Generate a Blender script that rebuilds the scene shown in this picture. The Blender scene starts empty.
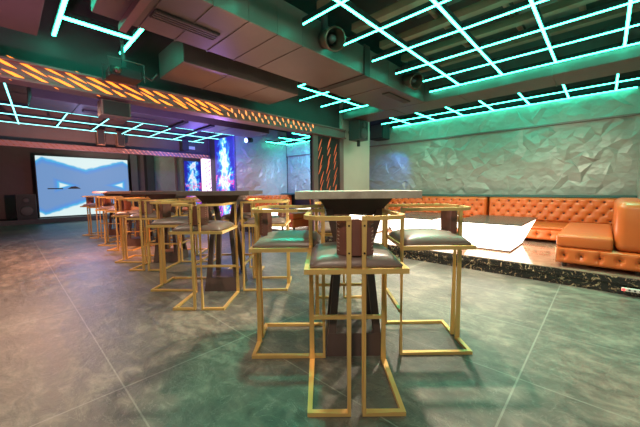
import bpy, bmesh, math, random
from mathutils import Vector, Matrix
random.seed(7)
C = bpy.context.scene.collection
sin, cos, pi = math.sin, math.cos, math.pi

# ---------------------------------------------------------------- camera
cam_d = bpy.data.cameras.new('camera'); cam = bpy.data.objects.new('camera', cam_d); C.objects.link(cam)
PITCH, ROLL = math.radians(4.7756), math.radians(0.5689)
F = Vector((0, cos(PITCH), -sin(PITCH))); R = Vector((1, 0, 0)); D = F.cross(R)
R2 = cos(ROLL)*R + sin(ROLL)*D; D2 = -sin(ROLL)*R + cos(ROLL)*D
M = Matrix((R2, -D2, -F)).transposed().to_4x4(); M.translation = (0, 0, 1.12)
cam.matrix_world = M
cam_d.sensor_width = 36; cam_d.lens = 299.48/640*36; cam_d.clip_start = .05; cam_d.clip_end = 100
bpy.context.scene.camera = cam

# room frame: a runs from the camera to the padded wall, b runs to the video screen
YAW = math.radians(43.5533)
AV = Vector((sin(YAW), cos(YAW), 0)); BV = Vector((-cos(YAW), sin(YAW), 0)); RZ = pi/2 - YAW
def W(a, b, z): return AV*a + BV*b + Vector((0, 0, z))

# ---------------------------------------------------------------- world, exposure
wd = bpy.data.worlds.new('world'); bpy.context.scene.world = wd; wd.use_nodes = True
wd.node_tree.nodes['Background'].inputs[0].default_value = (.62, .80, .74, 1)
wd.node_tree.nodes['Background'].inputs[1].default_value = .22
vs = bpy.context.scene.view_settings
vs.view_transform = 'Standard'; vs.look = 'None'; vs.gamma = 1; vs.use_curve_mapping = False
vs.exposure = 0.42

# ---------------------------------------------------------------- lamps of the room, with added fill spots
def lamp(name, kind, loc, col, watts, size=.08, aim=None, angle=120, blend=.8):
    l = bpy.data.lights.new(name, kind); o = bpy.data.objects.new(name, l); C.objects.link(o)
    o.location = loc; l.color = col; l.energy = watts*1.9
    l.shadow_soft_size = size
    if kind == 'SPOT':
        l.spot_size = math.radians(angle); l.spot_blend = blend
    if aim is not None:
        o.rotation_euler = (Vector(aim) - Vector(loc)).to_track_quat('-Z', 'Y').to_euler()
    return o
WARM = (1, .80, .62)
lamp('ceiling_and_fill_spot', 'SPOT', W(2.47, 1.37, 2.62), WARM, 150, .05, W(2.1, 1.3, 0), 150)
lamp('ceiling_and_fill_spot', 'SPOT', W(4.0, 1.9, 2.62), WARM, 120, .05, W(4.2, 1.6, 0), 150)
lamp('ceiling_and_fill_spot', 'SPOT', W(5.6, .6, 2.55), WARM, 40, .08, W(6.3, .5, 0), 150)
lamp('ceiling_and_fill_spot', 'SPOT', W(5.6, 3.2, 2.55), WARM, 24, .08, W(6.3, 3.4, 0), 150)
lamp('ceiling_and_fill_spot', 'SPOT', W(-.3, 3.4, 2.5), (1, .78, .62), 90, .06, W(.6, 3.0, 0), 150)
lamp('ceiling_and_fill_spot', 'SPOT', W(.2, 6.6, 2.5), (1, .50, .34), 190, .06, W(.6, 6.4, 0), 150)
lamp('ceiling_and_fill_spot', 'SPOT', W(2.6, 5.6, 2.3), (1, .30, .07), 200, .06, W(1.7, 6.2, .6), 105, 1)  # added orange fill, carries the amber slots' glow onto the far stools
lamp('ceiling_and_fill_spot', 'SPOT', (-.2, -.9, 2.6), WARM, 75, .08, (0, 1.6, .6), 150)  # added fill from behind the camera, brightens the nearest table and stools
TEAL = (0, 1, .62)
lamp('teal_fill', 'SPOT', (-.35, 2.35, 2.66), TEAL, 62, .04, (-.14, 1.75, 0), 38, .5)  # added spot deepening the LED grid's teal on left stool and floor
lamp('teal_fill', 'SPOT', W(6.1, 1.3, 2.5), TEAL, 8, .1, W(7.35, 1.3, 1.5), 130, 1)  # added fill, tints the padded wall teal
lamp('teal_fill', 'SPOT', W(6.1, 3.3, 2.5), TEAL, 8, .1, W(7.35, 3.3, 1.5), 130, 1)  # same added teal further along the padded wall
lamp('ceiling_and_fill_spot', 'SPOT', W(3.45, 1.5, 2.62), (1, .86, .72), 150, .05, W(3.75, 1.55, 0), 62, 1)  # added narrow spot for the bright floor patch before the step
lamp('teal_fill', 'SPOT', (1.15, 2.6, 2.66), TEAL, 50, .04, (.95, 2.2, 0), 34, .5)  # added teal fill on the right stool
lamp('teal_fill', 'SPOT', (-1.0, 3.0, 2.6), TEAL, 60, .04, (-.75, 2.35, 0), 42, .6)  # added teal pool on the floor before the second table
lamp('teal_fill', 'SPOT', (3.1, 3.1, 2.66), TEAL, 60, .04, (2.6, 2.6, 0), 48, .8)  # added teal pool on the floor at the right
lamp('blue_wash', 'SPOT', W(6.9, 3.7, 2.2), (.08, .22, 1), 22, .05, W(7.35, 4.5, 1.2), 90)
lamp('blue_wash', 'SPOT', W(6.3, 6.5, 2.4), (.15, .5, 1), 170, .05, W(7.35, 7.9, 1.5), 90)
lamp('pink_fill', 'SPOT', W(1.6, 8.6, 1.2), (1, .42, .36), 170, .08, W(1.6, 10.6, 2.7), 150)  # unseen uplight, added to turn the far bulkhead pinkish
lamp('pink_fill', 'SPOT', W(-.2, 2.9, 1.3), (1, .35, .62), 26, .08, W(0, 4.3, 2.5), 150)  # unseen uplight, added to make the amber beam's face pinker
lamp('stage_spot', 'SPOT', W(1.5, 10.0, 2.3), (.45, .45, 1), 50, .08, W(1.7, 8.8, 0), 150)
lamp('stage_spot', 'SPOT', W(2.5, 12.6, 2.2), (1, .66, .66), 70, .08, W(4.5, 15, 1.2), 150)
lamp('blue_wash', 'SPOT', W(4.2, 7.9, 2.3), (.13, .16, 1), 110, .06, W(5.2, 9.4, 2.0), 150)
lamp('blue_wash', 'SPOT', W(3.9, 8.6, 1.4), (.2, .15, 1), 160, .06, W(4.3, 8.4, 3.0), 140)  # unseen uplight, added to colour the ceiling blue
lamp('blue_wash', 'SPOT', W(3.4, 6.0, 2.3), (.25, .25, 1), 60, .06, W(3.4, 5.6, 0), 110)  # added spot, bluish tint for the floor behind the second table
lamp('ceiling_and_fill_spot', 'SPOT', W(5.9, 6.3, 2.5), (1, .62, .45), 75, .06, W(6.1, 7.7, .6), 110)  # added fill so that the far sofa is lit
lamp('purple_fill', 'SPOT', W(3.1, 5.7, 1.5), (.45, .25, 1), 70, .08, W(2.4, 5.9, 3.0), 150)  # unseen uplight, added for the violet on the duct undersides
lamp('purple_fill', 'SPOT', W(1.2, 5.9, 1.5), (.5, .4, 1), 36, .08, W(1.0, 6.4, 3.0), 150)  # second added uplight for the same violet
lamp('amber_fill', 'SPOT', W(2.4, 3.6, .9), (1, .5, .3), 60, .08, W(2.1, 3.0, 3.0), 130)  # unseen uplight, added to warm the long duct from below

# ---------------------------------------------------------------- node helpers
class NT:
    def __init__(s, name):
        s.m = bpy.data.materials.new(name); s.m.use_nodes = True
        s.n = s.m.node_tree.nodes; s.l = s.m.node_tree.links
        s.b = s.n['Principled BSDF']; s.out = s.n['Material Output']
    def node(s, t, **k):
        x = s.n.new(t)
        for a, v in k.items(): setattr(x, a, v)
        return x
    def put(s, sock, v):
        if isinstance(v, bpy.types.NodeSocket): s.l.new(v, sock)
        elif isinstance(v, (tuple, list)) and len(v) == 3 and sock.type == 'RGBA': sock.default_value = (*v, 1)
        else: sock.default_value = v
    def math(s, op, a, b=0, clamp=False):
        x = s.node('ShaderNodeMath', operation=op, use_clamp=clamp); s.put(x.inputs[0], a); s.put(x.inputs[1], b); return x.outputs[0]
    def mix(s, f, a, b):
        x = s.node('ShaderNodeMix', data_type='RGBA'); s.put(x.inputs[0], f); s.put(x.inputs[6], a); s.put(x.inputs[7], b); return x.outputs[2]
    def coord(s, which='Object'): return s.node('ShaderNodeTexCoord').outputs[which]
    def scale(s, v, k):
        x = s.node('ShaderNodeMapping'); s.put(x.inputs[0], v); x.inputs[3].default_value = k if isinstance(k, tuple) else (k, k, k); return x.outputs[0]
    def noise(s, v, sc, det=4, rough=.55, dist=0):
        x = s.node('ShaderNodeTexNoise'); s.put(x.inputs['Vector'], v); x.inputs['Scale'].default_value = sc
        x.inputs['Detail'].default_value = det; x.inputs['Roughness'].default_value = rough; x.inputs['Distortion'].default_value = dist
        return x.outputs[0]
    def ramp(s, v, stops):
        x = s.node('ShaderNodeValToRGB'); s.put(x.inputs[0], v); e = x.color_ramp.elements
        e[0].position = stops[0][0]; e[0].color = (*stops[0][1], 1); e[1].position = stops[1][0]; e[1].color = (*stops[1][1], 1)
        for p, c in stops[2:]:
            k = e.new(p); k.color = (*c, 1)
        return x.outputs[0]
    def bump(s, h, st=.3, d=.01):
        x = s.node('ShaderNodeBump'); x.inputs['Strength'].default_value = st; x.inputs['Distance'].default_value = d
        s.put(x.inputs['Height'], h); s.l.new(x.outputs[0], s.b.inputs['Normal'])
    def set(s, **k):
        for a, v in k.items(): s.put(s.b.inputs[{'col': 'Base Color', 'rough': 'Roughness', 'metal': 'Metallic', 'emi': 'Emission Color', 'es': 'Emission Strength', 'spec': 'Specular IOR Level', 'coat': 'Coat Weight'}[a]], v)
        return s
def simple(name, col, rough=.5, metal=0, var=.15, sc=6, bump=.0, spec=.5):
    t = NT(name); v = t.noise(t.coord(), sc, 5)
    t.set(col=t.mix(v, tuple(c*(1-var) for c in col), tuple(min(1, c*(1+var)) for c in col)), rough=rough, metal=metal, spec=spec)
    if bump: t.bump(t.noise(t.coord(), sc*8, 4), bump)
    return t.m
def glow(name, col, st):
    t = NT(name); v = t.noise(t.coord(), 1.5, 2)
    t.set(col=(.02, .02, .02), emi=t.mix(v, tuple(c*.92 for c in col), col), es=st, rough=.4); return t.m

MAT = {}
MAT['dark'] = simple('painted_black', (.018, .02, .022), .7)
MAT['charcoal'] = simple('charcoal_paint', (.05, .05, .052), .6)
MAT['soffit'] = simple('dark_plaster', (.075, .055, .052), .65)
MAT['duct'] = simple('galvanised_duct', (.125, .10, .092), .42, .25, .2, 2.5, .05)
MAT['ductdark'] = simple('duct_seam', (.03, .028, .028), .6)
MAT['conduit'] = simple('brown_tray', (.20, .125, .085), .5, .2, .3, 3)
MAT['brass'] = simple('brass_frame', (.80, .50, .17), .33, .45, .08, 12)
MAT['seat'] = simple('taupe_leather', (.17, .115, .10), .36, 0, .2, 8, .08)
MAT['pad'] = simple('brown_leather', (.15, .055, .04), .42, 0, .2, 10, .1)
MAT['stitch'] = simple('pale_stitch', (.5, .38, .3), .6)
MAT['bolt'] = simple('dark_bolt', (.03, .025, .02), .3, .8)
MAT['wood'] = simple('dark_wood', (.085, .05, .042), .5, 0, .3, 9, .05)
MAT['frame'] = simple('portal_steel', (.22, .13, .13), .45, .3, .2, 4)
MAT['plaster'] = simple('beige_plaster', (.46, .42, .36), .7, 0, .08, 3, .05)
MAT['teal_ledge'] = simple('ledge_paint', (.03, .10, .09), .5)
MAT['orange_leather'] = simple('orange_leather', (.56, .125, .025), .34, 0, .14, 5, .06)
MAT['button'] = simple('leather_button', (.09, .015, .005), .5)
MAT['piping'] = simple('pale_piping', (.8, .55, .35), .5)
MAT['foot'] = simple('sofa_foot', (.03, .02, .015), .4)
MAT['glass_top'] = simple('smoked_table_top', (.07, .06, .05), .25, 0, .2, 5)
MAT['trim_brown'] = simple('brown_plinth', (.16, .08, .05), .5)
MAT['plastic'] = simple('white_plastic', (.7, .66, .62), .4)
MAT['copper'] = simple('copper_rim', (.13, .08, .06), .35, .5)
MAT['lit_table'] = glow('lit_acrylic', (1, .86, .68), 5)
MAT['led'] = glow('teal_led', (.04, 1, .60), 17)
MAT['led_cold'] = glow('cold_led', (.22, .95, .95), 3.0)
MAT['slot'] = glow('amber_slot', (1, .22, .02), 2.4)
MAT['slot_faint'] = glow('faint_slot', (1, .25, .12), .18)
MAT['slot_mid'] = glow('soft_amber_slot', (1, .30, .08), 1.5)
MAT['slot_dim'] = glow('red_slot', (1, .20, .06), .55)
MAT['slot_pink'] = glow('pink_slot', (1, .35, .25), .7)
MAT['post_glow'] = glow('lit_post', (.95, .68, .95), 1.6)
MAT['red_light'] = glow('red_indicator', (1, .02, .02), 6)
MAT['blue_lamp'] = glow('blue_lens', (.25, .4, 1), 6)

t = NT('slate_floor'); co = t.coord()
n1 = t.noise(t.scale(co, (1, 1, 1)), 1.3, 6, .62, .6); n2 = t.noise(t.scale(co, (1.9, 1.1, 1)), 5.5, 9, .66, .5)
n3 = t.noise(co, 34, 5, .7)
base = t.ramp(t.math('ADD', t.math('MULTIPLY', n1, .45), t.math('MULTIPLY', n2, .55)), [(.38, (.05, .052, .044)), (.64, (.30, .27, .215)), (.5, (.115, .11, .09))])
base = t.mix(t.math('MULTIPLY', n3, .45), base, (.10, .10, .085))
sep = t.node('ShaderNodeSeparateXYZ'); t.l.new(co, sep.inputs[0])
def groove(axis, per, off, wid):
    u = t.math('ABSOLUTE', t.math('SUBTRACT', t.math('FRACT', t.math('DIVIDE', t.math('ADD', sep.outputs[axis], 100*per - off), per)), .5))
    return t.math('GREATER_THAN', u, .5 - wid/per/2)
g = t.math('MAXIMUM', groove(0, .8, .40, .008), groove(1, 1.62, .315, .010))
vein = t.ramp(t.noise(t.scale(co, (1, 1, 1)), 2.6, 7, .6, 2.2), [(.492, (0, 0, 0)), (.50, (1, 1, 1)), (.508, (0, 0, 0))])
base = t.mix(t.math('MULTIPLY', vein, .35), base, (.33, .32, .27))
base = t.mix(t.math('MULTIPLY', g, t.math('ADD', .15, t.math('MULTIPLY', n1, .8))), base, (.30, .30, .26))
t.set(col=base, rough=t.math('ADD', .26, t.math('MULTIPLY', n2, .34)), spec=.5)
t.bump(t.math('ADD', n2, t.math('MULTIPLY', n3, .5)), .5, .012)
MAT['floor'] = t.m

t = NT('glossy_platform_tile'); co = t.coord()
t.set(col=t.ramp(t.noise(co, 3, 6, .6, 1), [(.35, (.20, .13, .09)), (.7, (.42, .30, .22))]), rough=.12); t.bump(t.noise(co, 8, 3), .04, .01)
MAT['platform'] = t.m

t = NT('gold_veined_marble'); co = t.coord()
v = t.ramp(t.noise(co, 15, 9, .72, 1.6), [(.50, (.012, .011, .010)), (.60, (.42, .30, .17)), (.56, (.03, .022, .016)), (.72, (.75, .62, .42))])
t.set(col=v, rough=.18)
MAT['marble'] = t.m

t = NT('crinkled_wall_film'); co = t.coord()
t.set(col=t.mix(t.noise(co, 5, 4), (.28, .27, .25), (.37, .345, .31)), rough=.4, metal=.12)
vo = t.node('ShaderNodeTexVoronoi', feature='F1'); t.put(vo.inputs['Vector'], t.scale(co, (1, 1, 1.3))); vo.inputs['Scale'].default_value = 9
t.bump(vo.outputs['Distance'], .35, .03)
MAT['film'] = t.m

MAT['tabletop_dark'] = simple('dark_tabletop', (.10, .07, .06), .38, 0, .25, 9)
t = NT('stone_tabletop'); co = t.coord()
t.set(col=t.ramp(t.noise(co, 9, 7, .7), [(.3, (.24, .20, .165)), (.7, (.46, .40, .33))]), rough=.42); t.bump(t.noise(co, 40, 4), .15, .004)
MAT['tabletop'] = t.m

# video wall picture: slate blue with white light wedges from top and bottom
t = NT('video_wall_picture'); gsep = t.node('ShaderNodeSeparateXYZ'); t.l.new(t.coord('Generated'), gsep.inputs[0])
u, v = gsep.outputs[0], gsep.outputs[2]
cen = t.math('ABSOLUTE', t.math('SUBTRACT', u, .5))
jag = t.math('MULTIPLY', t.math('SUBTRACT', t.noise(t.coord('Generated'), 14, 3), .5), .05)
top = t.math('ADD', t.math('SUBTRACT', v, t.math('ADD', .78, t.math('MULTIPLY', cen, .42))), jag)
bot = t.math('ADD', t.math('SUBTRACT', t.math('SUBTRACT', .25, t.math('MULTIPLY', cen, .46)), v), jag)
wedge = t.math('MAXIMUM', top, bot)
def tri(cx, sgn):
    du = t.math('MULTIPLY', t.math('SUBTRACT', u, cx), sgn)
    w_ = t.math('SUBTRACT', t.math('MULTIPLY', t.math('SUBTRACT', .13, du), .45), t.math('ABSOLUTE', t.math('SUBTRACT', v, .52)))
    return t.math('MINIMUM', w_, t.math('MULTIPLY', du, 1.0))
tr = t.math('MAXIMUM', tri(.20, 1), tri(.93, -1))
corner = t.math('SUBTRACT', t.math('MAXIMUM', t.math('ADD', cen, t.math('MULTIPLY', t.math('ABSOLUTE', t.math('SUBTRACT', v, .5)), 1.0)), 0), .90)
m = t.math('MAXIMUM', t.math('MAXIMUM', wedge, t.math('MULTIPLY', tr, 1.6)), t.math('ADD', corner, jag))
pic = t.ramp(t.math('ADD', t.math('MULTIPLY', m, 4.5), .5), [(.10, (.20, .38, .72)), (.36, (.12, .36, .9)), (.52, (.08, .58, 1.0)), (.64, (.9, 1.1, 1.1))])
t.set(col=(.02, .02, .02), emi=pic, es=.60, rough=.6, spec=.1)
MAT['picture'] = t.m

def art_mat(name, seed, k, ax):
    t = NT(name); co = t.coord('Generated'); mp = t.node('ShaderNodeMapping'); t.l.new(co, mp.inputs[0]); mp.inputs[1].default_value = (seed, seed*2, 0); mp.inputs[3].default_value = (1.3, 1.3, 2.6)
    s2 = t.node('ShaderNodeSeparateXYZ'); t.l.new(co, s2.inputs[0])
    n = t.noise(mp.outputs[0], 2.6, 6, .65, 1.2)
    off = t.math('ABSOLUTE', t.math('SUBTRACT', s2.outputs[ax], .5))
    offz = t.math('ABSOLUTE', t.math('SUBTRACT', s2.outputs[2], .5))
    val = t.math('ADD', n, t.math('SUBTRACT', .17, t.math('ADD', t.math('MULTIPLY', off, .75), t.math('MULTIPLY', offz, .18))))
    c = t.ramp(val, [(.36, (.015, .015, .40)), (.46, (.03, .22, .95)), (.52, (.15, .75, 1)), (.57, (.9, .95, 1)), (.66, (.75, .7, 1)), (.72, (.2, .5, 1))])
    n2 = t.noise(mp.outputs[0], 4.5, 4, .6, 1)
    low = t.math('MULTIPLY', t.math('GREATER_THAN', n2, .54), t.math('LESS_THAN', s2.outputs[2], .55))
    c = t.mix(t.math('MULTIPLY', low, .8), c, (.85, .08, .45))
    t.set(col=(.02, .02, .02), emi=c, es=k, rough=.3); return t.m
MAT['art'] = art_mat('led_mural', 3.1, 1.0, 1)
MAT['art2'] = art_mat('led_mural_far', 7.7, .75, 0)
MAT['violet'] = simple('violet_paint', (.12, .10, .20), .6)

# ---------------------------------------------------------------- mesh helpers
def obj(name, bm, mat, parent=None, smooth=False, loc=None, rz=None):
    me = bpy.data.meshes.new(name); bmesh.ops.recalc_face_normals(bm, faces=bm.faces); bm.to_mesh(me); bm.free()
    if smooth:
        for p in me.polygons: p.use_smooth = True
    me.materials.append(MAT[mat] if isinstance(mat, str) else mat)
    o = bpy.data.objects.new(name, me); C.objects.link(o)
    if parent is not None: o.parent = parent
    if loc is not None: o.location = loc
    if rz is not None: o.rotation_euler = (0, 0, rz)
    return o
def tag(o, label=None, cat=None, group=None, kind=None):
    if label: o['label'] = label
    if cat: o['category'] = cat
    if group: o['group'] = group
    if kind: o['kind'] = kind
    return o
def thing(name, label, cat, loc, rz=RZ, group=None):
    o = bpy.data.objects.new(name, None); C.objects.link(o); o.empty_display_size = .1
    o.location = loc; o.rotation_euler = (0, 0, rz); return tag(o, label, cat, group)
def B(): return bmesh.new()
def box(bm, x0, x1, y0, y1, z0, z1, bev=0):
    vs_ = bmesh.ops.create_cube(bm, size=1)['verts']
    for v in vs_:
        v.co = Vector(((x0+x1)/2 + v.co.x*(x1-x0), (y0+y1)/2 + v.co.y*(y1-y0), (z0+z1)/2 + v.co.z*(z1-z0)))
    if bev:
        es = list({e for v in vs_ for e in v.link_edges})
        bmesh.ops.bevel(bm, geom=es, offset=bev, segments=2, affect='EDGES', profile=.6)
    return bm
def frust(bm, cx, cy, z0, z1, hx0, hy0, hx1, hy1):
    a = [bm.verts.new((cx+sx*hx0, cy+sy*hy0, z0)) for sx, sy in ((-1,-1),(1,-1),(1,1),(-1,1))]
    b = [bm.verts.new((cx+sx*hx1, cy+sy*hy1, z1)) for sx, sy in ((-1,-1),(1,-1),(1,1),(-1,1))]
    bm.faces.new(a[::-1]); bm.faces.new(b)
    for i in range(4): bm.faces.new((a[i], a[(i+1)%4], b[(i+1)%4], b[i]))
    return bm
def tube(bm, pts, r, seg=8, square=False, close=False):
    pts = [Vector(p) for p in pts]; rings = []; n = len(pts); up = None
    for i, p in enumerate(pts):
        if close: d1 = (p - pts[i-1]).normalized(); d2 = (pts[(i+1)%n]-p).normalized()
        else: d1 = (p - pts[max(i-1,0)]); d2 = (pts[min(i+1,n-1)]-p); d1 = d1.normalized() if d1.length else d2.normalized(); d2 = d2.normalized() if d2.length else d1
        tdir = (d1+d2).normalized(); k = 1/max(.5, math.sqrt(max(.01, (1+d1.dot(d2))/2)))
        ref = Vector((0,0,1)) if abs(tdir.z) < .9 else Vector((0,1,0))
        s = tdir.cross(ref).normalized(); q = s.cross(tdir).normalized()
        if square: ring = [bm.verts.new(p + s*r*cx*k + q*r*cy) for cx, cy in ((-1,-1),(1,-1),(1,1),(-1,1))]
        else: ring = [bm.verts.new(p + (s*cos(2*pi*j/seg)+q*sin(2*pi*j/seg))*r) for j in range(seg)]
        rings.append(ring)
    m = len(rings[0])
    for i in range(n if close else n-1):
        A_, B_ = rings[i], rings[(i+1)%n]
        for j in range(m): bm.faces.new((A_[j], A_[(j+1)%m], B_[(j+1)%m], B_[j]))
    if not close:
        bm.faces.new(rings[0][::-1]); bm.faces.new(rings[-1])
    return bm
def bar(bm, p0, p1, w, h):                                  # straight bar, width w sideways, h upward
    p0, p1 = Vector(p0), Vector(p1); d = (p1-p0).normalized(); ref = Vector((0,0,1)) if abs(d.z) < .9 else Vector((0,1,0))
    s = d.cross(ref).normalized(); q = s.cross(d).normalized()
    r = [[bm.verts.new(p + s*w/2*cx + q*h/2*cy) for cx, cy in ((-1,-1),(1,-1),(1,1),(-1,1))] for p in (p0, p1)]
    for j in range(4): bm.faces.new((r[0][j], r[0][(j+1)%4], r[1][(j+1)%4], r[1][j]))
    bm.faces.new(r[0][::-1]); bm.faces.new(r[1]); return bm
def cyl(bm, c, ax, r0, r1, l, seg=20):
    c = Vector(c); ax = Vector(ax).normalized(); ref = Vector((0,0,1)) if abs(ax.z) < .9 else Vector((0,1,0))
    s = ax.cross(ref).normalized(); q = s.cross(ax)
    R_ = [[bm.verts.new(c + ax*t_ + (s*cos(2*pi*j/seg)+q*sin(2*pi*j/seg))*r_) for j in range(seg)] for t_, r_ in ((0, r0), (l, r1))]
    for j in range(seg): bm.faces.new((R_[0][j], R_[0][(j+1)%seg], R_[1][(j+1)%seg], R_[1][j]))
    bm.faces.new(R_[0][::-1]); bm.faces.new(R_[1]); return bm
O0 = (0, 0, 0)
def room(name, bm, mat, parent=None, smooth=False):         # mesh written in room coordinates (a, b, z)
    return obj(name, bm, mat, parent, smooth, None if parent else O0, None if parent else RZ)
def struct(name, bm, mat, smooth=False):
    return tag(room(name, bm, mat, None, smooth), kind='structure')

# ---------------------------------------------------------------- the room
struct('floor', box(B(), -3, 7.6, -2.2, 15.4, -.12, 0), 'floor')
struct('raised_platform', box(B(), 4.36, 7.5, -.5, 10.3, 0.001, .172), 'platform')
bm = B(); box(bm, 4.31, 7.4, -.45, 10.25, .172, .19)
struct('raised_platform', bm, 'platform')
bm = B(); box(bm, 4.29, 4.36, -.5, 10.3, .108, .182, .004)
struct('trim_1', bm, 'marble')
struct('trim_2', box(B(), 4.325, 4.36, -.5, 10.3, 0, .095), 'marble')
struct('ceiling', box(B(), -3, 7.6, -2.2, 15.4, 3.25, 3.35), 'dark')
struct('wall_right', box(B(), 7.41, 7.6, -.6, 15.4, 0, 3.25), 'charcoal')
struct('wall_near', box(B(), 3.9, 7.6, -.6, -.40, 0, 3.25), 'charcoal')
struct('wall_left', box(B(), -3.1, -2.9, 1.2, 15.4, 0, 3.25), 'soffit')
struct('wall_back', box(B(), -3, 7.6, 15.2, 15.4, 0, 3.25), 'soffit')

def film(a0, b0, a1, b1, z0, z1, step=.125, amp=.024, off=0):
    """crinkled film: a jittered triangulated sheet with depth, flat shaded, with a back so it is a slab"""
    bm = B(); L = math.hypot(a1-a0, b1-b0); nx = max(2, int(L/step)); nz = max(2, int((z1-z0)/step))
    ux, uy = (a1-a0)/L, (b1-b0)/L; nx_, ny_ = uy, -ux
    rnd = random.Random(int(L*100)+off)
    g_ = []
    for i in range(nx+1):
        row = []
        for j in range(nz+1):
            e = i in (0, nx); f = j in (0, nz)
            s = i*L/nx + (0 if e else rnd.uniform(-.45, .45)*step); z = z0 + j*(z1-z0)/nz + (0 if f else rnd.uniform(-.45, .45)*step)
            d = rnd.uniform(-amp, amp) if not (e or f) else 0
            row.append(bm.verts.new((a0+ux*s+nx_*d, b0+uy*s+ny_*d, z)))
        g_.append(row)
    for i in range(nx):
        for j in range(nz):
            q = (g_[i][j], g_[i+1][j], g_[i+1][j+1], g_[i][j+1])
            if rnd.random() < .5: bm.faces.new(q[:3]); bm.faces.new((q[0], q[2], q[3]))
            else: bm.faces.new((q[0], q[1], q[3])); bm.faces.new((q[1], q[2], q[3]))
    return bm
struct('wall_right', film(7.36, 8.64, 7.36, -.40, .95, 2.31, off=1), 'film')
bm = film(7.33, 8.64, 7.33, -.36, 2.31, 2.745, .11, .016, off=2)
struct('trim_3', bm, 'film')                                 # lit pelmet above the padded wall
struct('trim_4', box(B(), 7.30, 7.41, -.4, 8.64, 2.285, 2.315), 'frame')
struct('trim_5', box(B(), 7.02, 7.41, -.4, 8.64, .915, .955), 'teal_ledge')
struct('wall_near', film(7.36, -.385, 4.2, -.385, .2, 3.2, .2, .01, off=5), 'film')
# block that closes the far end of the lounge, with its own crinkled face and the mural on its flank
struct('wall_far', box(B(), 5.20, 7.41, 8.72, 10.5, 0, 3.25), 'charcoal')
struct('wall_far', film(5.22, 8.68, 7.36, 8.68, .3, 3.2, .15, .018, off=3), 'film')
# second portal wall and its bulkhead
struct('wall_far', box(B(), 5.17, 7.41, 10.4, 10.6, 0, 3.25), 'violet')
struct('ceiling_bulkhead', box(B(), -3, 5.2, 10.4, 10.7, 2.33, 3.25), 'soffit')
# first bulkhead over the amber portal
struct('ceiling_bulkhead', box(B(), -3, 5.25, 4.36, 4.6, 2.39, 3.25), 'charcoal')
struct('pillar', box(B(), 5.24, 6.33, 4.3, 4.95, 0.19, 3.25), 'plaster')
# film panel and dark posts behind the stage
struct('wall_back', film(4.75, 15.12, 7.3, 15.12, .1, 2.7, .2, .015, off=4), 'film')
struct('wall_back', box(B(), 3.85, 4.1, 14.9, 15.2, 0, 3.2), 'charcoal')
struct('wall_back', box(B(), 4.45, 4.75, 14.8, 15.2, 0, 3.2), 'dark')
struct('wall_back', box(B(), 5.75, 5.83, 15.0, 15.12, 0, 3.2), 'frame')
struct('stage_floor', box(B(), -2.9, 6.9, 14.15, 15.2, 0, .16), 'charcoal')

# ---------------------------------------------------------------- portals
def slots(a0, a1, zc, zh, n, rows=2, lean=-1, wmin=.012, wmax=.026, face=0.0, length=.2, vertical=False, seed=1):
    """slash shaped light slots, thin solid lenses just proud of the face; u runs along the member, w across"""
    bm = B(); rd = random.Random(seed)
    for i in range(n):
        u = a0 + (a1-a0)*(i+.5)/n; row = i % rows
        w = (row-(rows-1)/2)*zh*.75 + rd.uniform(-.1, .1)*zh
        ln = length*rd.uniform(.75, 1.2); th = rd.uniform(wmin, wmax); ang = lean*rd.uniform(.55, .8)
        du, dw = cos(ang)*ln/2, sin(ang)*ln/2; pu, pw = -sin(ang)*th/2, cos(ang)*th/2
        if abs(dw) > zh*.62: k = zh*.62/abs(dw); du *= k; dw *= k
        outline = [(-du, -dw), (-du*.3+pu, -dw*.35+pw), (du*.4+pu*.8, dw*.35+pw*.8), (du, dw), (du*.3-pu, dw*.25-pw), (-du*.4-pu*.7, -dw*.45-pw*.7)]
        fr, bk = [], []
        for x, y in outline:
            U, Wd = u+x, w+y
            if vertical: fr.append(bm.verts.new((zc+Wd, face-.004, U))); bk.append(bm.verts.new((zc+Wd, face+.004, U)))
            else: fr.append(bm.verts.new((U, face-.004, zc+Wd))); bk.append(bm.verts.new((U, face+.004, zc+Wd)))
        bm.faces.new(fr); bm.faces.new(bk[::-1])
        for j in range(6): bm.faces.new((fr[j], fr[(j+1)%6], bk[(j+1)%6], bk[j]))
    return bm
def portal_thing(label, p0, p1):
    return thing('portal_frame', label, 'portal frame', W(*p0), RZ)
# portal 1: origin at the pillar foot (a 4.29, b 4.3)
P1 = portal_thing('dark steel portal beam and post with glowing amber slashes crossing above the high tables', (4.29, 4.3, .19), None)
bm = B(); box(bm, -7.2, .95, -.10, .06, 2.03, 2.175); room('beam', bm, 'frame', P1)
bm = B(); box(bm, -7.2, .95, -.135, .07, 2.175, 2.2, .004); box(bm, -7.2, .95, -.135, .07, 2.002, 2.03, .004); room('beam_flange', bm, 'frame', P1)
room('light_slots', slots(-4.7, -1.9, 2.103, .13, 32, 2, -.56, .016, .032, -.103, .27, seed=3), 'slot', P1)
room('light_slots', slots(-1.9, -.02, 2.103, .10, 30, 2, -1.7, .018, .034, -.103, .085, seed=4), 'slot_mid', P1)
bm = B(); box(bm, 0, .93, -.02, .04, 0, 2.0); room('post', bm, 'dark', P1)
bm = B()
for x in (.0, .82): box(bm, x, x+.13, -.06, -.021, 0, 1.995)
room('post_edge', bm, 'frame', P1)
sl = slots(.12, 1.9, .47, .30, 32, 3, .6, .014, .034, -.03, .25, vertical=True, seed=5)
room('light_slots', sl, 'slot_dim', P1)
for o in P1.children: o.location = (0, 0, 0)
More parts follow.
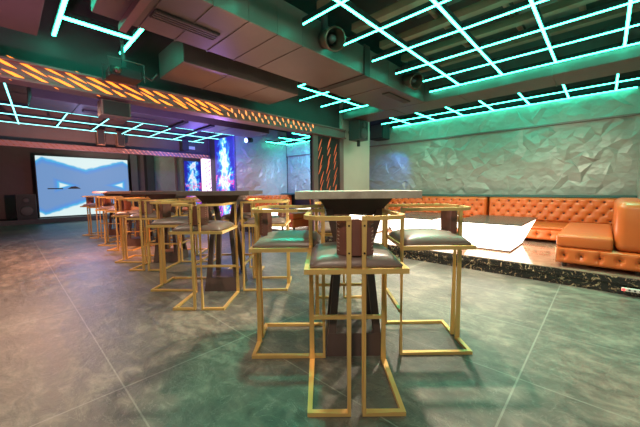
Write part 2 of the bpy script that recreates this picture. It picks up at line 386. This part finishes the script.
# portal 2
P2 = portal_thing('far portal frame with thin pinkish lit beam and bright lit post around the video wall', (4.86, 10.3, 0), None)
room('beam', box(B(), -7.5, .28, -.06, .09, 2.20, 2.33), 'frame', P2)
room('light_slots', slots(-5.0, -2.4, 2.265, .09, 44, 2, -1, .02, .035, -.064, .10, seed=9), 'slot_faint', P2)
room('light_slots', slots(-2.4, .2, 2.265, .09, 44, 2, -1, .02, .035, -.064, .10, seed=10), 'slot_pink', P2)
room('post', box(B(), 0, .28, -.06, .09, 0, 2.2), 'post_glow', P2)
room('light_slots', slots(.1, 2.15, .17, .16, 26, 2, 1, .02, .035, -.064, .14, vertical=True, seed=11), 'frame', P2)

# ---------------------------------------------------------------- ceiling ducts
def duct(label, a0, a1, b0, b1, z0, z1, joints_a=(), joints_b=(), mat='duct', slots_=(), name='air_duct'):
    t_ = thing(name, label, 'duct', W((a0+a1)/2, (b0+b1)/2, z0)); ca, cb = (a0+a1)/2, (b0+b1)/2
    room('duct_shell', box(B(), a0-ca, a1-ca, b0-cb, b1-cb, 0, z1-z0, .008), mat, t_)
    if joints_a or joints_b:
        for j in joints_a: room('seam', box(B(), j-.006-ca, j+.006-ca, b0-cb-.004, b1-cb+.004, -.007, z1-z0-.02), 'duct', t_)
        for j in joints_b: room('seam', box(B(), a0-ca-.004, a1-ca+.004, j-.006-cb, j+.006-cb, -.007, z1-z0-.02), 'duct', t_)
    for (p, q, r, s) in slots_:
        gt = room('vent_grille', box(B(), p-ca, q-ca, r-cb, s-cb, -.018, -.001), 'ductdark', t_)
        bm = B(); n = 4
        for k in range(n):
            y = r + (s-r)*(k+.5)/n; box(bm, p-ca+.01, q-ca-.01, y-cb-.008, y-cb+.008, -.026, -.016)
        room('louvre', bm, 'duct', gt)
    return t_
D1 = duct('long flat brown ceiling duct with panel seams and a slot vent, nearest the camera', .60, 5.15, 2.36, 3.17, 2.6, 2.95,
     (.95, 1.27, 1.6, 1.92, 2.25, 3.95), (), slots_=((.95, 1.52, 2.73, 2.88), (4.2, 4.9, 2.5, 2.62)))
room('strap', box(B(), 3.33-2.875, 3.45-2.875, -.425, .425, -.015, .37), 'ductdark', D1)
duct('flat grey ceiling duct running across in front of the padded wall', 5.16, 5.75, -.38, 4.2, 2.6, 2.93, (), (.6, 1.8, 3.0))
duct('short wide violet lit duct just before the amber portal beam', 1.45, 3.15, 3.42, 4.15, 2.52, 2.82, (2.0, 2.6), ())
duct('big dark brown duct block in the upper left corner', -2.6, .30, 1.6, 3.75, 2.5, 2.95, (-.6, -.05), (), mat='soffit')
duct('violet lit duct with a long slot vent behind the amber portal beam', .40, 5.0, 6.6, 7.5, 2.6, 3.1, (1.0, 2.8, 3.9), (), slots_=((1.1, 2.3, 6.95, 7.12),))
# dark diagonal strips under the far duct
for i, (x0, y0, x1, y1, lb) in enumerate([(2.75, 6.6, 2.85, 7.5, 'dark hanger strip across the violet duct, left one'), (3.35, 6.6, 3.45, 7.5, 'dark hanger strip across the violet duct, right one')]):
    tag(room('hanger_strip', box(B(), x0, x1, y0, y1, 2.56, 2.598), 'dark'), lb, 'hanger strip')
# open ceiling above the grid: cable trays and hangers
k = 0
for a_ in (2.45, 3.05, 3.66, 4.25, 4.82):
    bm = B(); box(bm, a_-.05, a_+.05, -.36, 2.3, 3.0, 3.035); box(bm, a_-.05, a_-.042, -.36, 2.3, 3.035, 3.08); box(bm, a_+.042, a_+.05, -.36, 2.3, 3.035, 3.08)
    w_ = ['nearest the camera', 'second from the camera', 'third from the camera', 'fourth from the camera', 'closest to the grey cross duct'][k]; k += 1
    tag(room('cable_tray', bm, 'conduit'), 'brown cable tray above the near teal light grid, ' + w_, 'cable tray', 'cable trays above the grid')
k = 0
for b_ in (.28, .88, 1.52):
    bm = B(); tube(bm, [(1.6, b_, 3.12), (3.0, b_, 3.10), (4.0, b_+.02, 3.12), (5.1, b_, 3.13)], .03)
    w_ = ['beside the near end wall', 'middle one', 'nearest the long duct'][k]; k += 1
    tag(room('conduit_pipe', bm, 'conduit', smooth=True), 'brown conduit pipe crossing the cable trays, ' + w_, 'pipe', 'conduit pipes')
tag(room('duct_panel', box(B(), 1.75, 3.6, 1.2, 1.75, 3.16, 3.245), 'duct'), 'grey rectangular duct panel above the upper middle of the teal grid', 'duct')
tag(room('duct_panel', box(B(), 3.7, 5.0, .3, .85, 3.165, 3.245), 'duct'), 'grey rectangular duct panel above the right part of the teal grid', 'duct')
# diagonal channel crossing near duct
bm = B(); box(bm, .80, .86, 2.2, 3.22, 2.54, 2.598); tag(room('steel_channel', bm, 'frame'), 'reddish steel channel fixed under the left end of the long duct', 'steel channel')

# ---------------------------------------------------------------- LED grids
def led_grid(label, bars, loc, w=.023, mat='led'):
    """bars: list of ('a', b, a0, a1) along a or ('b', a, b0, b1) along b"""
    t_ = thing('light_grid', label, 'light grid', W(*loc)); la, lb, lz = loc
    for i, (ax, c, s0, s1) in enumerate(bars):
        ww = w*(1.0 if ax == 'a' else .62)
        if ax == 'd':
            (da, db), (ea, eb) = c, s0
            hh = room('led_bar', bar(B(), (da-la, db-lb, .024), (ea-la, eb-lb, .024), ww*1.5, .05), 'dark', t_)
            room('light_tube', bar(B(), (da-la, db-lb, -.009), (ea-la, eb-lb, -.009), ww*1.1, .014), mat, hh); continue
        if ax == 'a':
            h = box(B(), s0-la, s1-la, c-lb-ww*.75, c-lb+ww*.75, -.002, .05); g_ = box(B(), s0-la, s1-la, c-lb-ww/2, c-lb+ww/2, -.014, -.0021, .003)
        else:
            h = box(B(), c-la-ww*.8, c-la+ww*.8, s0-lb, s1-lb, -.0035, .044); g_ = box(B(), c-la-ww/2, c-la+ww/2, s0-lb, s1-lb, -.016, -.0036, .003)
        hh = room('led_bar', h, 'dark', t_); room('light_tube', g_, mat, hh)
    return t_
rowsA = [1.53, 2.15, 2.77, 3.37, 3.96, 4.54, 5.11]
bars = [('b', a_, -.3, 2.25) for a_ in rowsA] + [('a', b_, 1.0, 5.1) for b_ in (1.77, 1.17, .555, -.08)]
led_grid('large teal glowing light grid over the near right part of the room', bars, (3.3, 1, 2.75))
bars = [('b', 6.72, -.3, 4.2), ('b', 7.29, -.3, 4.2)] + [('a', b_, 6.1, 7.29) for b_ in (-.05, .57, 1.17, 1.80, 2.42, 3.06, 3.68)]
led_grid('narrow teal light grid close to the crinkled padded wall', bars, (6.7, 2, 2.74))
bars = [('a', 3.62, 3.30, 5.05)] + [('b', a_, 3.36, 4.18) for a_ in (3.34, 3.88, 4.46, 5.04)]
led_grid('small teal ladder of light bars between long duct and post', bars, (4.2, 3.8, 2.75))
bars = [('b', .47, 3.0, 4.26), ('b', 1.07, 3.3, 4.26), ('a', 3.77, .47, 1.07)]
led_grid('teal light bars in the upper left above the amber beam', bars, (.7, 3.8, 2.75), .05)
bars = [('b', a_, 8.1, 10.25) for a_ in (1.03, 1.75, 2.45, 3.16, 3.86, 4.52)] + [('d', (.10, 6.35), (.36, 10.3), 0)] + [('a', b_, -.5, 4.9) for b_ in (8.2, 9.15, 10.2)]
led_grid('long cold white and teal light grid before the far portal', bars, (2.2, 9, 2.75), .03, 'led_cold')
bars = [('a', 8.5, 6.3, 7.3), ('a', 7.55, 6.1, 7.3), ('a', 6.7, 5.9, 7.3), ('b', 6.75, 6.3, 8.6), ('b', 7.29, 5.0, 8.6)]
led_grid('small teal light grid in the far corner left of the post', bars, (6.8, 7.7, 2.74))
bars = [('b', a_, 11.6, 14.3) for a_ in (1.9, 2.8, 3.7, 4.6, 5.5)] + [('a', 12.6, 1.2, 6.2)]
led_grid('teal light bars over the stage in front of the video wall', bars, (3, 13, 2.9))

# ---------------------------------------------------------------- video wall, murals, stage speaker
S = thing('video_wall', 'large bright blue video wall showing white light wedges at the far end', 'screen', W(2.25, 14.62, .2))
room('cabinet', box(B(), -1.44, 1.44, .03, .2, -.04, 2.22), 'dark', S)
room('screen_face', box(B(), -1.41, 1.41, 0, .03, 0, 2.18), 'picture', S)
bm = B(); box(bm, -1.15, -.72, -.004, 0, .99, 1.03); room('screen_dark_mark', bm, 'dark', S)  # dark slit belonging to the screen picture
bm = B(); vs_ = [bm.verts.new((x, y, z)) for y in (-.004, 0) for x, z in ((-.6, 1.0), (-.48, 1.08), (-.36, 1.1), (-.24, 1.04), (-.2, 1.0))]
bm.faces.new(vs_[:5]); bm.faces.new(vs_[5:][::-1]); [bm.faces.new((vs_[i], vs_[(i+1)%5], vs_[5+(i+1)%5], vs_[5+i])) for i in range(5)]
room('screen_dark_mark', bm, 'dark', S)  # dark hump belonging to the screen picture
Mu = thing('led_mural', 'tall bright blue and white light mural right of the far portal', 'mural', W(5.17, 9.28, 1.0))
room('panel_case', box(B(), -.02, .03, -.62, .62, -.9, 1.85), 'violet', Mu); room('mural_face', box(B(), -.035, -.0201, -.6, .6, -.85, 1.82), 'art', Mu)
Mu = thing('led_mural', 'small blue and white light mural seen through the far portal', 'mural', W(6.45, 14.7, .5))
room('panel_case', box(B(), -.42, .42, .02, .1, -.3, 2.2), 'violet', Mu); room('mural_face', box(B(), -.4, .4, 0, .02, -.3, 2.0), 'art2', Mu)

def speaker(label, loc, w, d, h, rz=RZ, yoke=None):
    t_ = thing('loudspeaker', label, 'speaker', loc, rz)
    obj('cabinet', box(B(), -w/2, w/2, -d/2, d/2, 0, h, .012), 'charcoal', t_)
    obj('grille', box(B(), -w/2+.02, w/2-.02, -d/2-.012, -d/2-.001, .02, h-.02, .004), 'dark', t_)
    bm = B(); cyl(bm, (0, -d/2-.013, h*.34), (0, -1, 0), w*.34, w*.30, .006); cyl(bm, (0, -d/2-.013, h*.76), (0, -1, 0), w*.17, w*.14, .006)
    obj('driver', bm, 'charcoal', t_, True)
    if yoke:
        bm = B(); bar(bm, (0, d/2, h*.5), (0, d/2+yoke, h*.5), .05, .05); bar(bm, (-.02, -.02, 0), (-.02, -.02, -.13), .05, .05); obj('bracket', bm, 'dark', t_)
    return t_
speaker('black floor loudspeaker left of the video wall', W(.50, 14.35, .16), .5, .45, .86)
speaker('dark loudspeaker box hung on the beige pillar', W(5.50, 4.03, 2.17), .34, .28, .42, RZ, .12)
t_ = thing('loudspeaker', 'brown box speaker hanging under the left part of the amber beam', 'speaker', W(.99, 4.36, 1.995))
room('cabinet', box(B(), -.15, .15, -.1, .1, .0, .185, .008), 'frame', t_); room('grille', box(B(), -.13, .13, -.115, -.101, .015, .17), 'dark', t_)
for (a_, z_, lb) in ((1.95, 2.38, 'brown loudspeaker on the far bulkhead, left of its neighbour'), (2.42, 2.38, 'brown loudspeaker on the far bulkhead, right of its neighbour')):
    t_ = thing('loudspeaker', lb, 'speaker', W(a_, 10.25, z_), RZ); room('cabinet', box(B(), -.09, .09, -.1, .14, 0, .42, .01), 'conduit', t_); room('grille', box(B(), -.075, .075, -.112, -.101, .02, .4), 'dark', t_)
tag(room('loudspeaker', box(B(), 4.15, 4.36, 10.15, 10.39, 2.42, 2.78, .01), 'dark'), 'small black speaker at the right end of the far bulkhead', 'speaker')
tag(room('notice_plate', box(B(), 4.45, 4.66, 10.37, 10.40, 2.5, 2.6, .004), 'plastic'), 'small white lit plate beside the black speaker on far bulkhead', 'plate')
t_ = thing('spotlight', 'small blue spotlight fixed on the violet wall beside the mural', 'spotlight', W(5.3, 10.22, 2.35)); room('spotlight_body', cyl(B(), (0, .17, 0), (0, -1, 0), .07, .08, .2), 'dark', t_, True); room('lens', cyl(B(), (0, -.035, 0), (0, -1, 0), .065, .06, .01), 'blue_lamp', t_)
t_ = thing('spotlight', 'bright blue beam spotlight hanging before the far crinkled wall', 'spotlight', W(5.25, 8.1, 2.62)); room('spotlight_body', cyl(B(), (0, 0, 0), (.9, .2, .15), .08, .07, .24), 'dark', t_, True); room('lens', cyl(B(), (-.004, 0, 0), (-.9, -.2, -.15), .07, .065, .01), 'blue_lamp', t_)
room('bracket', box(B(), .1, .14, -.02, .06, .06, .63), 'dark', t_)
# black box beside the pillar, up by the pelmet
t_ = thing('wall_box', 'dark square box high on the padded wall beside the beige pillar', 'box', W(7.1, 4.5, 2.42)); room('housing', box(B(), -.16, .19, -.2, .2, 0, .4, .01), 'dark', t_); room('cover', box(B(), -.172, -.161, -.17, .17, .03, .37), 'charcoal', t_)
# projector rig above the amber beam
t_ = thing('projector', 'black projector on a hanging pole above the amber beam', 'projector', W(1.02, 4.0, 2.36))
room('housing', box(B(), -.15, .15, -.12, .12, 0, .10, .012), 'dark', t_)
room('lens', cyl(B(), (-.09, -.121, .05), (0, -1, 0), .035, .03, .04), 'copper', t_, True)
room('hanging_pole', bar(B(), (0, 0, .1), (0, 0, .88), .03, .03), 'charcoal', t_)
bm = B(); tube(bm, [(-.17, -.14, -.02), (-.17, -.14, .17), (.17, -.14, .17), (.17, -.14, -.02)], .008); tube(bm, [(-.17, .14, -.02), (-.17, .14, .17), (.17, .14, .17), (.17, .14, -.02)], .008); tube(bm, [(.15, .0, .02), (.22, .02, .10), (.30, .04, .08), (.36, .02, .16)], .012)
room('cage', bm, 'charcoal', t_)
# round duct mouths
def round_mouth(label, a_, b_, z_, r):
    t_ = thing('round_duct_mouth', label, 'duct mouth', W(a_, b_, z_)); ax = Vector((-.35, -.85, -.4)).normalized()
    bm = B(); n = 26; ref = ax.cross(Vector((0, 0, 1))).normalized(); q = ref.cross(ax); rings = []
    for tt, rr in ((.0, r*.9), (.0, r), (-.02, r*1.02), (-.16, r*.86), (-.26, r*.8), (-.26, r*.5), (-.10, r*.74), (0, r*.9)):
        rings.append([bm.verts.new(ax*tt + (ref*cos(2*pi*j/n)+q*sin(2*pi*j/n))*rr) for j in range(n)])
    for i in range(len(rings)-1):
        for j in range(n): bm.faces.new((rings[i][j], rings[i][(j+1)%n], rings[i+1][(j+1)%n], rings[i+1][j]))
    room('flange', bm, 'copper', t_, True)
    room('inner_cone', cyl(B(), ax*-.12, ax, r*.5, r*.2, .08), 'charcoal', t_, True)
    bm = B(); tube(bm, [ax*-.24, ax*-.3+Vector((0, 0, .12)), ax*-.3+Vector((.0, 0, .38))], r*.35, 10); room('neck', bm, 'charcoal', t_, True)
round_mouth('round copper rimmed duct mouth at left edge of the big grid', 2.47, 2.10, 2.66, .115)
round_mouth('round copper rimmed duct mouth near the corner of both ducts', 4.36, 2.12, 2.70, .115)
# loose cables
tag(room('ceiling_cable', tube(B(), [(1.9, 2.28, 3.2), (1.95, 2.2, 2.95), (1.85, 2.24, 2.85), (2.1, 2.1, 3.05), (2.4, 1.9, 3.2)], .007), 'charcoal', smooth=True), 'thin dark cable looping by the end of a grid bar above duct', 'cable')
tag(room('ceiling_cable', tube(B(), [(3.0, 1.3, 3.2), (3.05, 1.2, 2.95), (3.2, .95, 2.9), (3.3, .6, 3.05), (3.5, .4, 3.2)], .007), 'conduit', smooth=True), 'thin pale cable sagging over the middle of the teal grid', 'cable')

# ---------------------------------------------------------------- tufted leather
def tufted(bm, P, U, V, N, wu, hv, su, sv, depth, rows_off=True, res=.02, edge=.035):
    """puffed panel: P corner, U/V unit axes, N outward; buttons on a diamond lattice, folds between them; closed back"""
    P, U, V, N = map(Vector, (P, U, V, N)); nu = max(6, int(wu/res)); nv = max(4, int(hv/res))
    nb_v = max(1, round(hv/sv)); sv = hv/nb_v; nb_u = max(1, round(wu/su)); su = wu/nb_u
    btn = []
    for r_ in range(nb_v):
        o_ = (r_ % 2)*.5 if rows_off else 0
        for c in range(nb_u+1):
            uu = (c+.5-o_)*su
            if 0.02 < uu < wu-.02: btn.append((uu, (r_+.5)*sv))
    grid = []
    for i in range(nu+1):
        row = []
        for j in range(nv+1):
            u_, v_ = wu*i/nu, hv*j/nv; d = min((((u_-a)/su)**2 + ((v_-b)/sv)**2 for a, b in btn), default=1)
            dip = math.exp(-d/.035)
            # diagonal folds
            x = (u_/su-.5); y = (v_/sv-.5)
            f1 = abs(((x + y*.5) + .5) % 1 - .5); f2 = abs(((x - y*.5) + .5) % 1 - .5)
            fold = max(0, 1-min(f1, f2)/.13) if (nb_v > 1 and rows_off) else max(0, 1-abs((x+.5) % 1-.5)/.07)*.6
            e = min(u_, wu-u_, v_, hv-v_); rnd_ = min(1, e/edge); rnd_ = math.sqrt(max(0, 1-(1-rnd_)**2))
            h = rnd_*depth*(1-.9*dip-.32*fold)
            row.append(bm.verts.new(P + U*u_ + V*v_ + N*h))
        grid.append(row)
    for i in range(nu):
        for j in range(nv): bm.faces.new((grid[i][j], grid[i+1][j], grid[i+1][j+1], grid[i][j+1]))
    return [(P + U*a + V*b + N*depth*.3, N) for a, b in btn]
def buttons(name, pts, parent, r=.014):
    first = None
    for p, n_ in pts:
        if first is None:
            first = obj(name, cyl(B(), n_*-.004, n_, r, r*.6, .012, 8), 'button', parent); first.location = p
        else:
            c = first.copy(); C.objects.link(c); c.location = p
def long_sofa(label, a_front, a_back, b0, b1, z0, group='long tufted sofas along the wall', along='b'):
    """sofa with back to +a, seat edge at a_front; local frame origin at base centre"""
    ca, cb = (a_front+a_back)/2, (b0+b1)/2
    if along == 'b': t_ = thing('tufted_sofa', label, 'sofa', W(ca, cb, z0), RZ, group)
    else: t_ = thing('tufted_sofa', label, 'sofa', W(cb, ca, z0), RZ+pi/2, group)
    hl = (b1-b0)/2; hd = (a_back-a_front)/2
    bm = B(); box(bm, -hd+.03, hd, -hl, hl, .05, .23); pts = tufted(bm, (-hd+.03, hl, .05), (0, -1, 0), (0, 0, 1), (-1, 0, 0), 2*hl, .18, .17, .18, .035)
    obj('base', bm, 'orange_leather', t_, False); buttons('button', pts, t_)
    obj('seat', box(B(), -hd, hd-.34, -hl+.004, hl-.004, .231, .265, .014), 'orange_leather', t_, True)
    bm = B(); box(bm, hd-.35, hd, -hl+.004, hl-.004, .24, .715, .02)
    pts = tufted(bm, (hd-.35, hl-.01, .275), (0, -1, 0), (0, 0, 1), (-1, 0, 0), 2*hl-.02, .43, .17, .105, .045)
    bk = obj('backrest', bm, 'orange_leather', t_, True); buttons('button', pts, bk, .021)
    for sx in (-hd+.1, hd-.1):
        for sy in (-hl+.1, hl-.1): obj('leg', box(B(), sx-.025, sx+.025, sy-.025, sy+.025, 0, .052), 'foot', t_)
    return t_
def smooth_off(o):
    pass
long_sofa('orange tufted wall sofa behind the corner chaise, right of the gap', 6.05, 7.34, -.36, 1.755, .19)
long_sofa('orange tufted wall sofa left of the gap, behind the lit tables', 6.05, 7.34, 1.80, 4.28, .19)
long_sofa('red orange tufted sofa far beyond the beige pillar along the padded wall', 6.05, 7.34, 5.05, 7.1, .19)
long_sofa('red orange tufted sofa against the far crinkled wall block', 7.7, 8.64, -7.3, -5.3, .19, None, 'a') if False else None
ts = long_sofa('red orange tufted sofa against the far crinkled wall block', 7.4, 8.64, -7.2, -5.25, .19, None, 'a')
ts.location = W(6.25, 8.02, .19)

def chaise(label, b0, b1, a0, a1, backside=-1, group=None, back=True):
    t_ = thing('chaise_sofa', label, 'sofa', W((a0+a1)/2, (b0+b1)/2, .19), RZ, group); hx = (a1-a0)/2; hy = (b1-b0)/2
    bm = B(); box(bm, -hx+.02, hx, -hy, hy, .05, .232); pts = tufted(bm, (-hx+.02, hy, .05), (0, -1, 0), (0, 0, 1), (-1, 0, 0), 2*hy, .185, .155, .185, .035)
    obj('base', bm, 'orange_leather', t_); buttons('button', pts, t_, .012)
    tube_ = B(); tube(tube_, [(-hx+.005, hy-.004, .06), (-hx+.0, hy-.004, .225)], .005); obj('piping', tube_, 'piping', t_, True)
    yb = -hy+.28 if backside < 0 else -hy; ye = hy if backside < 0 else hy-.31
    if not back: yb, ye = -hy, hy
    bm = B(); box(bm, -hx-.005, hx, yb+.004, ye-.002, .236, .375, .028)
    c = obj('seat_cushion', bm, 'orange_leather', t_, True)
    if back:
        y0, y1 = (-hy, -hy+.275) if backside < 0 else (hy-.305, hy)
        bm = B(); box(bm, -hx, hx, y0, y1, .236, .76); es = [e for e in bm.edges]
        bmesh.ops.bevel(bm, geom=es, offset=.075, segments=5, affect='EDGES', profile=.5)
        obj('backrest', bm, 'orange_leather', t_, True)
    for sx in (-hx+.09, hx-.09):
        for sy in (-hy+.08, hy-.08): obj('leg', cyl(B(), (sx, sy, 0), (0, 0, 1), .022, .03, .052, 12), 'foot', t_)
    return t_
chaise('orange leather chaise with high rounded back on the right edge of platform', -.375, .385, 4.38, 6.02)
chaise('red leather chaise standing on the platform left of the amber slotted post', 5.03, 5.60, 4.42, 5.7, back=False)

# ---------------------------------------------------------------- lit tables
def lit_table(label, a0, a1, b0, b1, group='glowing white lounge tables'):
    ca, cb = (a0+a1)/2, (b0+b1)/2; hx, hy = (a1-a0)/2, (b1-b0)/2
    t_ = thing('lit_table', label, 'table', W(ca, cb, .19), RZ, group)
    obj('plinth', box(B(), -hx*.67, hx*.67, -hy*.64, hy*.64, 0, .022), 'trim_brown', t_)
    obj('lit_body', frust(B(), 0, 0, .023, .405, hx*.66, hy*.63, hx*.97, hy*.96), 'lit_table', t_)
    bm = box(B(), -hx, hx, -hy, hy, .406, .425, .004); obj('table_top', bm, 'glass_top', t_)
    return t_
lit_table('large glowing white lounge table left of the orange chaise', 4.66, 5.95, .77, 1.66)
lit_table('glowing white lounge table seen through the right hand bar stool', 4.7, 5.95, 1.98, 2.9)
lit_table('glowing white lounge table partly behind the nearest high table', 4.7, 5.95, 3.25, 4.15)
lit_table('glowing white lounge table left of the red chaise, beyond the portal', 4.75, 5.9, 5.8, 6.7)

# ---------------------------------------------------------------- power strip on the step
t_ = thing('power_strip', 'white power strip with a red indicator light on the marble step', 'power strip', W(4.27, -.27, .055))
room('casing', box(B(), -.015, .018, -.14, .10, 0, .032, .004), 'plastic', t_)
bm = B()
for k in range(5): cyl(bm, (-.0155, -.11+k*.038, .016), (-1, 0, 0), .009, .009, .002, 10)
room('socket', bm, 'charcoal', t_); room('indicator', cyl(B(), (-.0155, .085, .016), (-1, 0, 0), .012, .010, .008, 12), 'red_light', t_)

# ---------------------------------------------------------------- high tables
def high_table(label, x, y, mat='tabletop', group='square high bar tables'):
    t_ = thing('high_table', label, 'table', (x, y, 0), 0, group)
    obj('tabletop', box(B(), -.37, .37, -.37, .37, 1.058, 1.103, .004), mat, t_)
    obj('header', frust(B(), 0, 0, .95, 1.057, .155, .155, .235, .235), 'wood', t_)
    for sx in (-1, 1):
        for sy in (-1, 1):
            bm = B(); prof = [(.165, .172), (.20, .19), (1.0, .0)]
            pts = [(.0, .165), (.72, .098), (.984, .165)]
            ring = []
            for z_, h_ in pts:
                w_ = .024
                ring.append([bm.verts.new((sx*h_+dx*w_, sy*h_+dy*w_, z_)) for dx, dy in ((-1,-1),(1,-1),(1,1),(-1,1))])
            for i in range(2):
                for j in range(4): bm.faces.new((ring[i][j], ring[i][(j+1)%4], ring[i+1][(j+1)%4], ring[i+1][j]))
            bm.faces.new(ring[0][::-1]); bm.faces.new(ring[2]); obj('leg', bm, 'wood', t_)
    bm = B(); frust(bm, 0, 0, 0, .15, .192, .192, .176, .176); obj('base_box', bm, 'wood', t_)
    return t_
T = [(.225, 2.11), (-1.09, 3.42), (-2.40, 4.76), (-3.72, 6.15), (-5.15, 7.65)]
tl = ['nearest high bar table with stone grey top and dark splayed base', 'second high bar table from the camera, dark edge, on splayed legs',
      'third high bar table from the camera, reddish lit top edge', 'fourth high bar table, next to last before the video wall', 'farthest high bar table in front of the video wall']
for (x, y), l in zip(T, tl): high_table(l, x, y, 'tabletop' if x > 0 else 'tabletop_dark')

# ---------------------------------------------------------------- bar stools
def make_stool():
    t_ = thing('bar_stool', 'x', 'stool', (0, 0, 0), 0, 'brass framed bar stools round the high tables')
    r = .0115; hw, hd = .231, .234; bx = .0365; zt = .98
    # frame halves: centre upright, floor rail, side rail, front leg
    for s in (-1, 1):
        bm = B()
        tube(bm, [(s*bx, -hd, zt-.012), (s*bx, -hd, r), (s*hw, -hd, r), (s*hw, hd, r), (s*hw, hd, zt-.012)], r, square=True)
        lg = obj('frame_loop', bm, 'brass', t_)
        for z_ in (.945, .815): obj('bolt', cyl(B(), (s*bx, -hd-r, z_), (0, -1, 0), .0055, .0045, .003, 8), 'bolt', lg)
    # top rail, one half either side of the gap
    for s in (-1, 1):
        pts = [(s*(bx-.011), -hd-.004, zt), (s*.10, -hd-.004, zt), (s*.155, -hd+.008, zt)]
        for k in range(1, 6):
            a_ = k/6*pi/2; pts.append((s*(.165+.078*sin(a_)), -hd+.013+.10*(1-cos(a_)), zt))
        pts += [(s*(hw+.006), -.08, zt), (s*hw, .08, zt), (s*hw, hd+r, zt)]
        bm = B(); n = len(pts); rg = []
        for i, p in enumerate(pts):
            p = Vector(p); d = (Vector(pts[min(i+1, n-1)])-Vector(pts[max(i-1, 0)])).normalized(); q = Vector((-d.y, d.x, 0))
            rg.append([bm.verts.new(p + q*w_ + Vector((0, 0, h_))) for w_, h_ in ((-.012, -.010), (.012, -.010), (.012, .010), (-.012, .010))])
        for i in range(n-1):
            for j in range(4): bm.faces.new((rg[i][j], rg[i][(j+1)%4], rg[i+1][(j+1)%4], rg[i+1][j]))
        bm.faces.new(rg[0][::-1]); bm.faces.new(rg[-1]); obj('top_rail', bm, 'brass', t_)
    # seat frame, footrest
    sw, sd = hw+.006, hd
    obj('seat_frame', tube(B(), [(-sw, -sd+.002, .727), (sw, -sd+.002, .727), (sw, sd-.016, .727), (-sw, sd-.016, .727)], .0125, square=True, close=True), 'brass', t_)
    obj('footrest', bar(B(), (-hw+r, hd, .295), (hw-r, hd, .295), .022, .022), 'brass', t_)
    # cushion: domed
    bm = B(); n = 14; g_ = []
    def sup(t): return math.sqrt(max(0, 1-abs(t)**3.2))
    for i in range(n+1):
        row = []
        for j in range(n+1):
            u_, v_ = -1+2*i/n, -1+2*j/n; h = min(1, sup(u_)*sup(v_))
            row.append(bm.verts.new((u_*(sw-.014), v_*(sd-.012)-.004, .752+.052*h**.6 + .006*math.exp(-(u_*u_+v_*v_)*2))))
        g_.append(row)
    for i in range(n):
        for j in range(n): bm.faces.new((g_[i][j], g_[i+1][j], g_[i+1][j+1], g_[i][j+1]))
    rim = [g_[i][0] for i in range(n+1)] + [g_[n][j] for j in range(1, n+1)] + [g_[i][n] for i in range(n-1, -1, -1)] + [g_[0][j] for j in range(n-1, 0, -1)]
    low = [bm.verts.new((v.co.x*.985, v.co.y*.985, .740)) for v in rim]
    for i in range(len(rim)): bm.faces.new((rim[i], low[i], low[(i+1)%len(rim)], rim[(i+1)%len(rim)]))
    bm.faces.new(low); obj('seat_cushion', bm, 'seat', t_, True)
    # curved back pad held in front of the uprights
    bm = B(); n = 12; prs = []
    for i in range(n+1):
        x = -.090+.180*i/n; y = -hd+r+.004 + .040*(x/.090)**2
        top_ = .972 if abs(x) < .03 else .966
        prs.append([(x, y, .797), (x, y+.030, .797), (x, y+.034, .89), (x, y+.030, top_), (x, y, top_)])
    vv = [[bm.verts.new(p) for p in s_] for s_ in prs]
    for i in range(n):
        for j in range(5): bm.faces.new((vv[i][j], vv[i][(j+1)%5], vv[i+1][(j+1)%5], vv[i+1][j]))
    bm.faces.new(vv[0][::-1]); bm.faces.new(vv[-1]); pd = obj('back_pad', bm, 'pad', t_, False)
    bm = B()
    for s in (-1, 1):
        for k in range(9):
            x = s*.086; z_ = .818+k*.018; y = -hd+r+.004+.040*(x/.090)**2
            bar(bm, (x-s*.008, y-.006, z_), (x+s*.001, y-.003, z_+.005), .0022, .0022)
    obj('stitching', bm, 'stitch', pd)
    return t_
def copy_tree(o, parent=None):
    c = o.copy(); C.objects.link(c)
    if parent is not None: c.parent = parent
    for ch in list(o.children): copy_tree(ch, c)
    return c
def kids(o): return [c for c in bpy.data.objects if c.parent == o]
proto = make_stool()
# heading 0: back towards the camera; +90: back to the right; -90: back to the left; 180: back away
places = []
near = [(.171, 1.630), (-1.135, 2.95), (-2.42, 4.33), (-3.72, 5.73), (-5.18, 7.22)]
left = [(-.215, 2.14), (-1.635, 3.475), (-2.94, 4.80), (-4.28, 6.26), (-5.72, 7.69)]
right = [(.768, 2.165), (-.61, 3.46), (-1.92, 4.82), (-3.2, 6.2), (-4.62, 7.7)]
far = [(.20, 2.75), (-1.05, 3.98), (-2.36, 5.32), (-3.7, 6.72), (-5.15, 8.2)]
tn = ['the nearest high table', 'the second high table', 'the third high table', 'the fourth high table', 'the farthest high table']
for i in range(5):
    places.append((*near[i], 0, 'brass bar stool on the near side of ' + tn[i] + ', split back to camera'))
    places.append((*left[i], -pi/2, 'brass bar stool on the left side of ' + tn[i] + ', back pad facing left'))
    places.append((*right[i], pi/2, 'brass bar stool on the right side of ' + tn[i] + ', back pad facing right'))
    places.append((*far[i], pi, 'brass bar stool on the far side of ' + tn[i] + ', facing the camera'))
rd = random.Random(4)
for i, (x, y, rz, lb) in enumerate(places):
    o = proto if i == 0 else copy_tree(proto)
    o.location = (x, y, 0); o.rotation_euler = (0, 0, rz + (rd.uniform(-.03, .03) if i > 3 else 0)); o['label'] = lb
